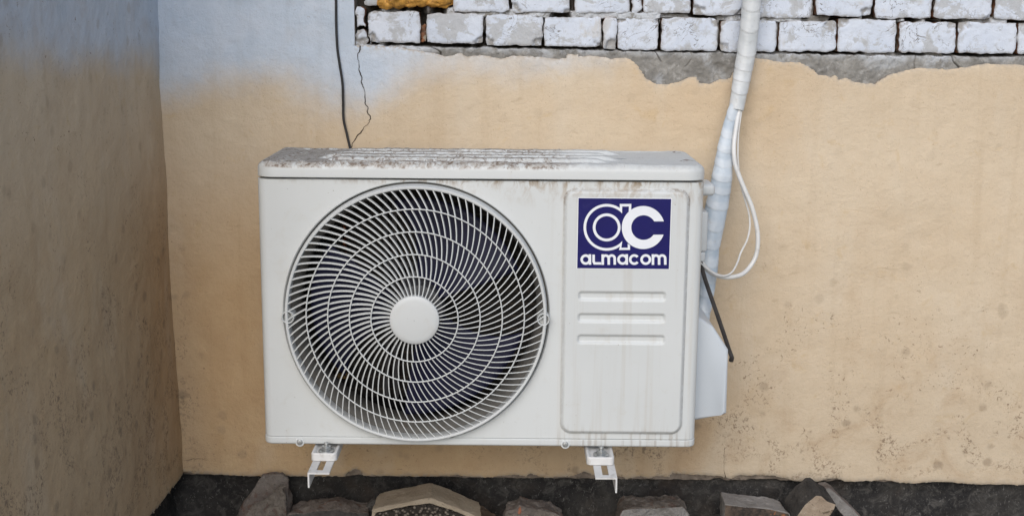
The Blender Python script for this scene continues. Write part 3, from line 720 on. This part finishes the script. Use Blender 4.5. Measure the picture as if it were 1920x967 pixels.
em.arc((555, 430), 148, 119, 0, 360, 96)
ac_, RO, RI = (556, 430), 248, 220
O, I = [(818, 246), (819, 183), (696, 183)], [(792, 265), (793, 210), (722, 210)]
a_hi = math.degrees(math.acos((696-556)/RO)); b_hi = math.degrees(math.acos((720-556)/RI))
for q in np.linspace(0, 1, 80):
    a = math.radians(-a_hi-q*(360-2*a_hi)); b = math.radians(-b_hi-q*(360-2*b_hi))
    O.append((ac_[0]+RO*math.cos(a), ac_[1]+RO*math.sin(a))); I.append((ac_[0]+RI*math.cos(b), ac_[1]+RI*math.sin(b)))
O += [(684, 672), (803, 672), (803, 622)]; I += [(710, 648), (778, 648), (778, 605)]
em.strip(O, I)
t0, t1 = math.degrees(math.asin((512-435)/229)), 360-math.degrees(math.asin((435-370)/229))
s0, s1 = math.degrees(math.asin((512-435)/131)), 360-math.degrees(math.asin((435-370)/131))
A = [(945+229*math.cos(R(q)), 435+229*math.sin(R(q))) for q in np.linspace(t0, t1, 90)]
B = [(948+131*math.cos(R(q)), 435+131*math.sin(R(q))) for q in np.linspace(s0, s1, 90)]
em.strip(A, B)
npmesh('emblem', em.V, em.F, M['white_print'], st_, False)
tx = Ink(); T = 27
def la(x0, x1, y0, y1):
    r = (y1-y0)/2; tx.arc((x0+r, y0+r), r, r-T, 0, 360, 60); tx.rect(x1-T, y0, x1, y1)
def lm(x0, x1, y0, y1):
    r = (x1-x0+T)/4; tx.rect(x0, y0, x0+T, y1); tx.arc((x0+r, y0+r), r, r-T, 180, 360, 30); tx.arc((x1-r, y0+r), r, r-T, 180, 360, 30)
    tx.rect(x1-T, y0+r, x1, y1); tx.rect(x0+2*r-T, y0+r, x0+2*r, y1)
la(273, 388, 714, 826)
tx.strip([(400, 718), (400, 796), (414, 825), (495, 827)], [(427, 718), (427, 793), (432, 799), (495, 800)])
lm(497, 652, 716, 829)
la(665, 780, 717, 831)
tx.arc((847, 776), 57.5, 57.5-T, 38, 322, 50)
tx.arc((969, 777), 58, 58-T, 0, 360, 60)
lm(1032, 1190, 721, 836)
npmesh('lettering', tx.V, tx.F, M['white_print'], st_, False)

# grille ---------------------------------------------------------------
HCAP, RIMI = .0446, .2335
def dome(r): return YF-np.interp(r, [0, .05, .0788, .1185, .1586, .1987, .2345, .25], [.045, .0435, .042, .037, .031, .025, .0185, .016])
gr = npmesh
RR = [HCAP-.004, .0788, .1185, .1586, .1987, RIMI+.002]; CNT = [45, 66, 84, 93, 97]
tr_ = np.linspace(.03, .25, 400); tl = .66*(np.clip(tr_-.040, 0, 1)/.18)**.75
TH = np.concatenate([[0], np.cumsum((tl/tr_)[:-1]*np.diff(tr_))])
V, Fq = [], []
for kA in range(5):
    rs = np.linspace(RR[kA], RR[kA+1], 9); n_ = CNT[kA]
    dth = np.interp(rs, tr_, TH)
    for s_ in range(n_):
        th = 2*np.pi*s_/n_+kA*.37+dth
        c = np.stack([FC[0]+rs*np.cos(th), FC[1]+rs*np.sin(th)], -1); tg = np.gradient(c, axis=0); tg /= np.linalg.norm(tg, axis=1)[:, None]; nm = np.stack([-tg[:, 1], tg[:, 0]], -1)
        yf = dome(rs)+.0012
        o = len(V)
        cw = np.stack([np.sin(th), -np.cos(th)], -1)
        for (wd_, dy, tw) in ((-.0009, .0004, 0), (0, 0, 0), (.0009, .0004, 0), (.0006, .0062, .0014), (-.0006, .0062, .0014)):
            pt = c+nm*wd_+cw*tw
            V += [(pt[i][0], yf[i]+dy, pt[i][1]) for i in range(9)]
        for a in range(5):
            b2 = (a+1) % 5
            Fq += [(o+a*9+i, o+a*9+i+1, o+b2*9+i+1, o+b2*9+i) for i in range(8)]
grille = npmesh('fan_grille', V, Fq, M['grille'], ac, True, recalc=True); grille.data.set_sharp_from_angle(angle=R(50))
for r_ in RR[1:5]:
    t = np.linspace(0, 2*np.pi, 193); P = np.stack([FC[0]+r_*np.cos(t), np.full_like(t, float(dome(r_))), FC[1]+r_*np.sin(t)], -1)
    tube('ring', P, .00125, M['grille'], grille, 8, cap=False)
def lathe(name, prof, mat, parent, n=160, c=FC, sharp=40):
    t = np.linspace(0, 2*np.pi, n, endpoint=False); prof = np.array(prof); V = np.concatenate([np.stack([c[0]+r*np.cos(t), np.full(n, y), c[1]+r*np.sin(t)], -1) for r, y in prof])
    i = np.arange(len(prof)-1)[:, None]*n; j = np.arange(n)[None]; k = (j+1) % n
    o = npmesh(name, V, np.stack([i+j, i+k, i+n+k, i+n+j], -1).reshape(-1, 4), mat, parent, True, recalc=True); o.data.set_sharp_from_angle(angle=R(sharp)); return o
lathe('rim', [(.2335, YF+.010), (.2335, YF-.0165), (.2342, YF-.0182), (.2355, YF-.0188), (.2380, YF-.0186), (.2390, YF-.0176), (.2394, YF-.016), (.2400, YF-.007), (.2408, YF-.004), (.2410, YF+.010)], M['cap'], grille, 220)
lathe('hub_cap', [(.0005, YF-.0505), (.02, YF-.0502), (.036, YF-.0492), (.0425, YF-.0482), (.0446, YF-.0465), (.0446, YF-.035), (.040, YF-.033)], M['cap'], grille, 96)
for sx in (-1, 1):
    c = np.array([FC[0]+sx*.2335, FC[1]-.004])
    lathe('screw_cup', [(.0116, YF+.010), (.0116, YF-.0180), (.0108, YF-.0192), (.0096, YF-.0184), (.0093, YF-.0065), (.0005, YF-.0065)], M['grille'], grille, 40, c)
    mb = MB(); cc = (c[0]+.0022*sx, c[1]+.0022); mb.cyl((cc[0], YF-.0092, cc[1]), .0058, 'y', .0054, 20, r2=.0044, bev=.0005); mb.box(cc[0]-.0028, cc[0]+.0028, YF-.0126, YF-.0118, cc[1]-.0006, cc[1]+.0006)
    mb.done('screw', M['steel'], grille, auto=40)

# inside: flared shroud, fan, motor bracket, coil
lathe('shroud', [(.2446, YF+.016), (.238, YF+.014), (.231, YF+.021), (.2255, YF+.036), (.2225, YF+.055), (.222, YF+.10), (.230, YF+.11), (.2415, YF+.112)], M['shroud'], ac, 160)
mb = MB(); mb.box(X0+.006, FC[0]+.262, YB-.012, YB-.004, ZB+.016, ZS-.006); coil = mb.done('condenser_coil', M['fin'], ac)
mb = MB()
mb.box(X0+.003, X0+.006, YF+.02, YB-.004, ZB+.016, ZS-.004); mb.box(FC[0]+.262, FC[0]+.266, YF+.02, YB-.004, ZB+.016, ZS-.004)
mb.box(X0+.003, FC[0]+.266, YF+.02, YB-.004, ZS-.004, ZS-.0025); mb.box(X0+.003, FC[0]+.266, YF+.02, YB-.004, ZB+.0135, ZB+.016)
mb.done('inner_housing', M['dark'], ac)
for zq in (.60, .63, .66, .69, .72, .75):
    t = np.linspace(-.5*np.pi, .5*np.pi, 12); tube('copper_bend', np.stack([-.335+.0*t, YB-.03-.014*np.cos(t), zq+.009*np.sin(t)], -1), .004, M['copper'], coil, 8)
mb = MB()
for u in (724, 741):
    c = px(u, 480, YB-.03); mb.box(c[0]-.005, c[0]+.005, YB-.034, YB-.028, ZB+.02, ZS-.01, .0008)
c = px(770, 497, YB-.03); mb.box(c[0]-.045, c[0]+.045, YB-.04, YB-.036, c[2]-.004, c[2]+.008, .0008)
mb.done('motor_bracket', M['motor'], ac)
mb = MB()
for (u, v) in ((640, 688), (641, 704)):
    c = px(u, v, YB-.02); mb.box(c[0]-.012, c[0]+.012, YB-.024, YB-.0145, c[2]-.0055, c[2]+.0055, .001)
mb.done('terminal_block', M['cardboard'], ac)
fan = lathe('fan', [(.0005, YF+.03), (.03, YF+.031), (.046, YF+.036), (.05, YF+.045), (.05, YF+.10), (.03, YF+.11)], M['motor'], ac, 64)
for a0 in (15, 135, 255):
    nr, na = 16, 18; V = []
    for i in range(nr):
        f = i/(nr-1); r_ = .046+(.204-.046)*f
        lead = R(a0+78-6*math.sin(f*math.pi)+12*f); trail = R(a0+12-14*f+10*f*f)
        for j in range(na):
            g_ = j/(na-1); t = trail+(lead-trail)*g_; y = YF+.034+.050*g_+.008*math.sin(g_*math.pi)
            V.append((FC[0]+r_*math.cos(t), y, FC[1]+r_*math.sin(t)))
    ii = np.arange(nr-1)[:, None]*na+np.arange(na-1)[None]; q = np.stack([ii, ii+1, ii+na+1, ii+na], -1).reshape(-1, 4)
    bo_ = npmesh('blade', V, q, M['blade'], fan, True); md = bo_.modifiers.new('thickness', 'SOLIDIFY'); md.thickness = .0025
mb = MB(); mb.cyl((FC[0], YB-.06, FC[1]), .05, 'y', .06, 40, bev=.006); mb.done('motor', M['motor'], ac, auto=40)

# feet with bolts
feet = []
for (uc, wpx, yfr) in ((607, 50, -.394), (1126.5, 53, -.403)):
    c = px(uc, 856, yfr); hw = wpx*.00096/2
    x_ = c[0]
    def fz(x, y, x_=x_, hw=hw):
        u = np.abs(x-x_)/hw
        return -.0045*smooth(.86, .62, u)*smooth(yfr+.003, yfr+.011, y)
    f = pressed('foot', x_, (yfr-.29)/2, hw, (-.29-yfr)/2, .008, fz, .3425, .3275, M['bracket'], ac, .003, .0022, 30, 24)
    mb = MB(); bxx = x_+.002; by = yfr+.022
    mb.cyl((bxx, by, .3405), .015, 'z', .0022, 28, bev=.0006); mb.cyl((bxx, by, .3455), .0095, 'z', .008, 6, bev=.0008); mb.cyl((bxx, by, .352), .0045, 'z', .007, 16, bev=.0006)
    mb.done('bolt', M['steel'], f, auto=35); feet.append((x_, hw))

# valve cover, handle and terminal cover on the right side
YV0, YV1 = -.30, -.14
vp = pxz([(1296, 590), (1313, 596), (1337, 612), (1366, 656), (1362.5, 775), (1352, 778), (1305, 788), (1296, 788)], YV0)
mb = MB(); vs = mb.poly(vp, YV0, YV1); es = [e for e in mb.b.edges if all(v.co.y < YV0+.001 for v in e.verts)]
bmesh.ops.bevel(mb.b, geom=es, offset=.006, segments=4, profile=.5, affect='EDGES'); mb.done('valve_cover', M['cover'], ac, auto=40)
a, b = px(1318, 371, -.27), px(1342, 346, -.27); mb = MB(); mb.box(a[0]-.012, b[0], -.27, -.19, a[2]+.003, b[2], .0075, 4); mb.done('handle', M['plain'], ac, auto=50)
a, b = px(1312, 472, -.25), px(1328.5, 397, -.25); mb = MB(); mb.box(a[0]-.01, b[0], -.25, -.15, a[2], b[2], .004, 3)
a2, b2 = px(1312, 490, -.25), px(1322.5, 473, -.25); mb.box(a2[0]-.01, b2[0], -.252, -.16, a2[2], b2[2], .0025, 3); mb.done('terminal_cover', M['plain'], ac, auto=50)

# ------------------------------------------------------------------ wall brackets
def bracket(x_, y0, flange, label):
    o = thing('wall_bracket', label, 'bracket', group='white angle-iron brackets under the air conditioner')
    z1 = .3265; z0 = z1-.003; hw = .0197; sl = (.0058, y0+.014, y0+.07)
    cxm = x_
    mb = MB()
    mb.box(cxm-hw, cxm-sl[0], y0, .02, z0, z1); mb.box(cxm+sl[0], cxm+hw, y0, .02, z0, z1)
    mb.box(cxm-sl[0], cxm+sl[0], y0, sl[1], z0, z1); mb.box(cxm-sl[0], cxm+sl[0], sl[2], .02, z0, z1)
    bmesh.ops.remove_doubles(mb.b, verts=mb.b.verts, dist=1e-5)
    fx = cxm+flange*hw
    mb.box(min(fx, fx-flange*.003), max(fx, fx-flange*.003), y0, .02, z0-.0255, z0-.00005)
    mb.done('arm', M['bracket'], o)
    mb = MB(); mb.box(cxm-hw, cxm+hw, -.006, -.0028, z1+.0004, z1+.30); mb.box(min(fx, fx-flange*.003), max(fx, fx-flange*.003), -.045, -.0065, z1+.0004, z1+.30); mb.done('upright', M['bracket'], o)
    return o
bracket(px(597, 886, -.452)[0], -.452, -1, 'white slotted angle bracket under the fan side of the air conditioner, flange on its left')
bracket(px(1137, 895, -.464)[0], -.464, 1, 'white slotted angle bracket under the sticker side of the air conditioner, flange on its right')

# ------------------------------------------------------------------ pipes and cables
pk = thing('pipe_bundle', 'pipes wrapped in white tape running up the wall beside the air conditioner', 'pipe')
def path(pts, ys): return np.array([px(u, v, y) for (u, v), y in zip(pts, ys)])
up = [(1412, -160, 17), (1412, -40, 17), (1409.5, 0, 17), (1405, 50, 17.5), (1399, 101, 17.5), (1391, 145, 16.5), (1386, 174, 15.3), (1380, 206, 13.2)]
P = catmull(path([q[:2] for q in up], [-.035, -.035, -.035, -.037, -.04, -.045, -.05, -.055]), 40); rad = np.interp(np.linspace(0, 1, len(P)), np.linspace(0, 1, len(up)), [q[2]*.00110 for q in up])
tube('wrapped_pipe', P, rad, M['tape'], pk, 40, .8, (.036, .0010), seed=5)
lo = [(1383, 186, 8), (1375, 206, 9), (1369, 240, 11.5), (1362, 280, 14), (1356, 330, 17.3), (1351, 362, 18.5), (1345.5, 389, 19.5), (1339, 429, 18), (1334, 464, 15.5), (1331, 503, 15.5), (1328, 536, 14), (1322, 588, 10.5), (1315, 640, 9)]
P = catmull(path([(q[0]-(2 if q[1] > 220 else 0), q[1]) for q in lo], [-.056, -.058, -.062, -.07, -.08, -.085, -.09, -.10, -.11, -.12, -.13, -.15, -.17]), 26); rad = np.interp(np.linspace(0, 1, len(P)), np.linspace(0, 1, len(lo)), [q[2]*.00119 for q in lo])
tube('wrapped_pipe', P, rad, M['tape_blue'], pk, 40, .62, (.033, .0011), seed=9)

th = [(1389, 192), (1386, 206), (1380, 240), (1376, 275), (1378, 305), (1386, 330), (1399, 362), (1410, 389), (1419, 425), (1421, 455), (1417, 480), (1406, 500), (1391, 514), (1370, 519.5), (1352, 518.5), (1333, 511), (1319, 497), (1306, 480)]
ys = [-.050, -.056, -.072, -.085]+list(np.linspace(-.09, -.10, 7))+list(np.linspace(-.105, -.19, 7))
tag(tube('power_cable', catmull(path(th, ys), 14), .0046, M['cable'], None, 14), 'thick white cable hanging in a loop right of the air conditioner', 'cable')
tn_ = [(1393, 190), (1390.5, 206), (1385, 245), (1383.5, 275), (1384, 305), (1389, 345), (1398, 378), (1404, 399), (1406, 424), (1401, 449), (1389, 473.5), (1383, 491), (1374, 508), (1362, 516), (1344, 515.5), (1322, 501), (1308, 486)]
ys = [-.048, -.054, -.066, -.072, -.077]+list(np.linspace(-.078, -.10, 6))+list(np.linspace(-.115, -.205, 6))
tag(tube('signal_wire', catmull(path(tn_, ys), 14), .0020, M['cable'], None, 10), 'thin white wire looping inside the thick white cable', 'wire')
hs = [(1311, 480), (1315, 498), (1321, 520), (1332, 553), (1345, 590), (1358, 628), (1368, 658), (1372, 669), (1371, 675)]
ys = [-.20, -.19, -.185, -.18, -.175, -.17, -.165, -.165, -.16]
P = catmull(path(hs, ys), 14); rad = np.full(len(P), .0042); rad[-14:] = np.linspace(.0045, .0052, 14)
tag(tube('drain_hose', P, rad, M['hose'], None, 14), 'short dark rubber hose sticking out above the grey valve cover', 'hose')
bc = [(629, -120), (629.5, -30), (630, 0), (630.5, 50), (632.5, 90), (637, 122), (642, 155), (643.3, 190), (644, 222), (650, 250), (656, 276), (664, 310), (668, 360)]
P = path(bc, np.linspace(-.006, -.008, len(bc)))
tag(tube('black_cable', catmull(P, 14), .0026, M['black'], None, 12), 'thin black cable hanging down the whitened plaster behind the air conditioner', 'cable')

# ------------------------------------------------------------------ rubble
def rock(name, col, col2, scale=40, spots=None, amt=.6):
    a = NT(name, .95, .1)
    c = a.mix(a.rmap(a.noise(scale*.4, 6, .65, .4), .35, .65), col, col2)
    c = a.mix(a.mul(a.rmap(a.noise(scale*4, 5, .7), .58, .68), .6), c, tuple(q*.35 for q in col))
    c = a.mix(a.mul(a.rmap(a.noise(scale*3, 5, .7, off=(3, 3, 3)), .6, .7), .5), c, tuple(min(.5, q*1.9) for q in col2))
    if spots: c = a.mix(a.mul(a.rmap(a.noise(scale*.7, 4, .6, .5, off=(8, 1, 3)), .56, .62), amt), c, spots)
    a.set('Base Color', c); a.bump(a.noise(scale*5, 7, .72), .7, .004); return a.m
K = dict(slab=rock('grey_brown_stone', (.125, .105, .095), (.18, .16, .145), 45, (.11, .06, .045), .6), broken=rock('broken_stone', (.10, .085, .075), (.17, .15, .13), 60, (.09, .055, .045)),
         dark=rock('dark_slate', (.055, .052, .05), (.10, .095, .09)), grey=rock('grey_concrete', (.19, .18, .17), (.26, .25, .24)), tile=rock('cream_tile', (.30, .25, .19), (.36, .305, .235)),
         brown=rock('brown_fragment', (.10, .07, .05), (.16, .12, .09), 60, (.33, .31, .28)), orange=rock('orange_flecked_stone', (.13, .115, .105), (.19, .165, .145), 45, (.45, .13, .05)),
         tar=rock('tarred_brick', (.03, .028, .027), (.12, .09, .07), 70, (.34, .14, .06), .8), beige=rock('beige_brick', (.30, .235, .175), (.37, .30, .23), 70, (.13, .10, .07), .8), tarred=rock('tar_face', (.03, .028, .027), (.06, .055, .05)))
ag = NT('pebbled_concrete', .95, .1); vv = ag.voro(130)
ag.set('Base Color', ag.mix(ag.rmap(vv, .15, .55), ag.mix(ag.noise(60, 4), (.13, .105, .085), (.30, .265, .225)), (.035, .03, .026))); ag.bump(ag.math('SUBTRACT', 1.0, vv), 1.0, .006); K['pebble'] = ag.m

def chunk(name, poly, yf, depth, mats, parent=None, lean=0.0, shift=(0, 0), rough=.0035, top=None, cuts=3, seed=0):
    """broken lump: outline at its own distance, carried back by its depth, chipped and roughened. mats=[front, rest]"""
    P = pxz(poly, yf)
    b = bmesh.new(); n = len(P); c = P.mean(0)
    a = [b.verts.new((p[0], yf+lean*(p[1]-P[:, 1].min()), p[1])) for p in P]
    d = [b.verts.new((c[0]+(p[0]-c[0])*.94+shift[0], yf+depth+lean*(p[1]-P[:, 1].min())*.6, c[1]+(p[1]-c[1])*.97+shift[1])) for p in P]
    f = b.faces.new(a); f.material_index = 0; k = b.faces.new(d[::-1]); k.material_index = 1
    for i in range(n):
        s = b.faces.new((a[i], d[i], d[(i+1) % n], a[(i+1) % n])); s.material_index = 1
    bmesh.ops.recalc_face_normals(b, faces=b.faces)
    bmesh.ops.bevel(b, geom=[e for e in b.edges if e.calc_face_angle(0) > R(30)], offset=.0018, segments=1, profile=.5, affect='EDGES', material=1)
    bmesh.ops.triangulate(b, faces=[q for q in b.faces if len(q.verts) > 4])
    for _ in range(7):
        es = [e for e in b.edges if e.calc_length() > .0048]
        if not es: break
        bmesh.ops.subdivide_edges(b, edges=es, cuts=1); bmesh.ops.triangulate(b, faces=[q for q in b.faces if len(q.verts) > 3])
    b.normal_update()
    co = np.array([v.co for v in b.verts]); no = np.array([v.normal for v in b.verts])
    h = rough*(fbm(co[:, 0]*28, co[:, 1]*28, co[:, 2]*28+seed, seed=seed, octv=4)-.5*np.abs(fbm(co[:, 0]*75, co[:, 1]*75, co[:, 2]*75, seed=seed+5)))
    st_n = fbm(co[:, 0]*34+3, co[:, 1]*34, co[:, 2]*34, seed=seed+9, octv=3); h = h+rough*1.1*(np.floor(st_n*3.2)/3.2-.2)
    co = co+no*h[:, None]
    for v, q in zip(b.verts, co): v.co = Vector(q)
    me = bpy.data.meshes.new(name); b.to_mesh(me); b.free()
    return link(name, me, mats, parent, False)
G = 'broken rubble lying along the foot of the wall'
def rub(name, label, cat, *a, **k): return tag(chunk(name, *a, **k), label, cat, G)
LOW = 1035
rub('stone_slab', 'pointed grey-brown stone slab leaning on the dark plinth at the left', 'stone', [(428, 985), (452, 948), (479, 912), (500, 909.5), (518, 909), (533, 920), (534, 940), (539, 967), (545, LOW), (430, LOW)], -.11, .05, [K['slab'], K['slab']], lean=.45, seed=1)
rub('broken_stone', 'ragged brown broken stone lying against the pointed slab', 'stone', [(446, 972), (470, 956), (500, 938), (522, 926), (531, 938), (533, 967), (537, LOW), (440, LOW)], -.135, .022, [K['broken'], K['broken']], lean=.4, rough=.005, seed=2)
rub('paving_slab', 'flat grey paving slab lying low between two stone chunks', 'slab', [(533, 968), (548, 962), (588, 956), (626, 952), (648, 957), (692, 960), (696, LOW), (530, LOW)], -.10, .07, [K['dark'], K['slab']], seed=3)
rub('slate_fragment', 'small dark slate fragment wedged beside the cream tiled chunk', 'stone', [(676, 972), (684, 950), (700, 934), (716, 942), (732, 950), (740, 968), (740, LOW), (672, LOW)], -.065, .035, [K['dark'], K['dark']], seed=4)
tc = thing('tiled_concrete', 'peaked pebbly concrete chunk capped with cream tile', 'concrete', group=G)
chunk('concrete_core', [(699, 972), (700, 962), (740, 953), (806, 942), (850, 957), (885, 971), (900, LOW), (700, LOW)], -.16, .075, [K['pebble'], K['pebble']], tc, rough=.003, seed=5)
chunk('tile', [(695, 971), (696, 953), (745, 944), (800, 932.5), (808, 932.5), (855, 950), (905, 972), (890, 974), (850, 958), (806, 943.5), (745, 953.5), (705, 961.5), (703, 972)], -.166, .088, [K['tile'], K['tile']], tc, rough=.0012, seed=6)
rub('brick_fragment', 'dark brown brick fragment with pale flecks behind the tiled chunk', 'brick', [(826, 946), (836, 938.5), (850, 941), (870, 948), (893, 955), (915, 965), (935, 974), (935, LOW), (826, LOW)], -.06, .04, [K['brown'], K['brown']], rough=.004, seed=7)
rub('flecked_stone', 'grey broken stone with an orange patch near the middle', 'stone', [(941, 975), (946, 957), (966, 952), (973, 945), (1000, 951), (1035, 960), (1062, 972), (1066, LOW), (938, LOW)], -.10, .06, [K['orange'], K['slab']], rough=.004, seed=8)
rub('concrete_block', 'light grey concrete block with dark crumbs on top below the sticker side', 'concrete', [(1158, 972), (1166, 955), (1184, 952), (1235, 950), (1280, 948), (1291, 956), (1297, 968), (1298, LOW), (1156, LOW)], -.12, .075, [K['grey'], K['broken']], rough=.004, seed=9)
rub('tarred_brick', 'brick lying flat with tar and orange flecks on its broken side', 'brick', [(1356, 972), (1358, 944), (1375, 946), (1410, 949), (1445, 953), (1478, 961), (1485, 972), (1486, LOW), (1354, LOW)], -.115, .07, [K['tar'], K['grey']], rough=.0018, seed=10)
rub('beige_brick', 'tilted beige brick with a tar-blackened side at the right', 'brick', [(1487, 975), (1508, 945), (1530, 927), (1541, 928), (1552, 938), (1569, 944), (1564, 958), (1556, 975), (1558, LOW), (1484, LOW)], -.13, .055, [K['beige'], K['tarred']], shift=(-.012, .020), rough=.0016, seed=11)
rub('grey_tile', 'thin grey tile leaning at a slant behind the tilted beige brick', 'tile', [(1538, 915), (1555, 913), (1566, 921), (1590, 944), (1622, 976), (1600, 990), (1575, 962), (1556, 936)], -.085, .04, [K['grey'], K['slab']], rough=.0015, seed=12)

# ------------------------------------------------------------------ every assembled thing gets its origin at its own base
bpy.context.view_layer.update()
for o in [q for q in S.objects if q.type == 'EMPTY']:
    pts = [c.matrix_world @ Vector(k) for c in o.children_recursive for k in c.bound_box]
    lo_, hi_ = [[f(p[i] for p in pts) for i in range(3)] for f in (min, max)]
    o.location = ((lo_[0]+hi_[0])/2, (lo_[1]+hi_[1])/2, lo_[2])
    for c in o.children: c.matrix_parent_inverse = Matrix.Translation(-o.location)
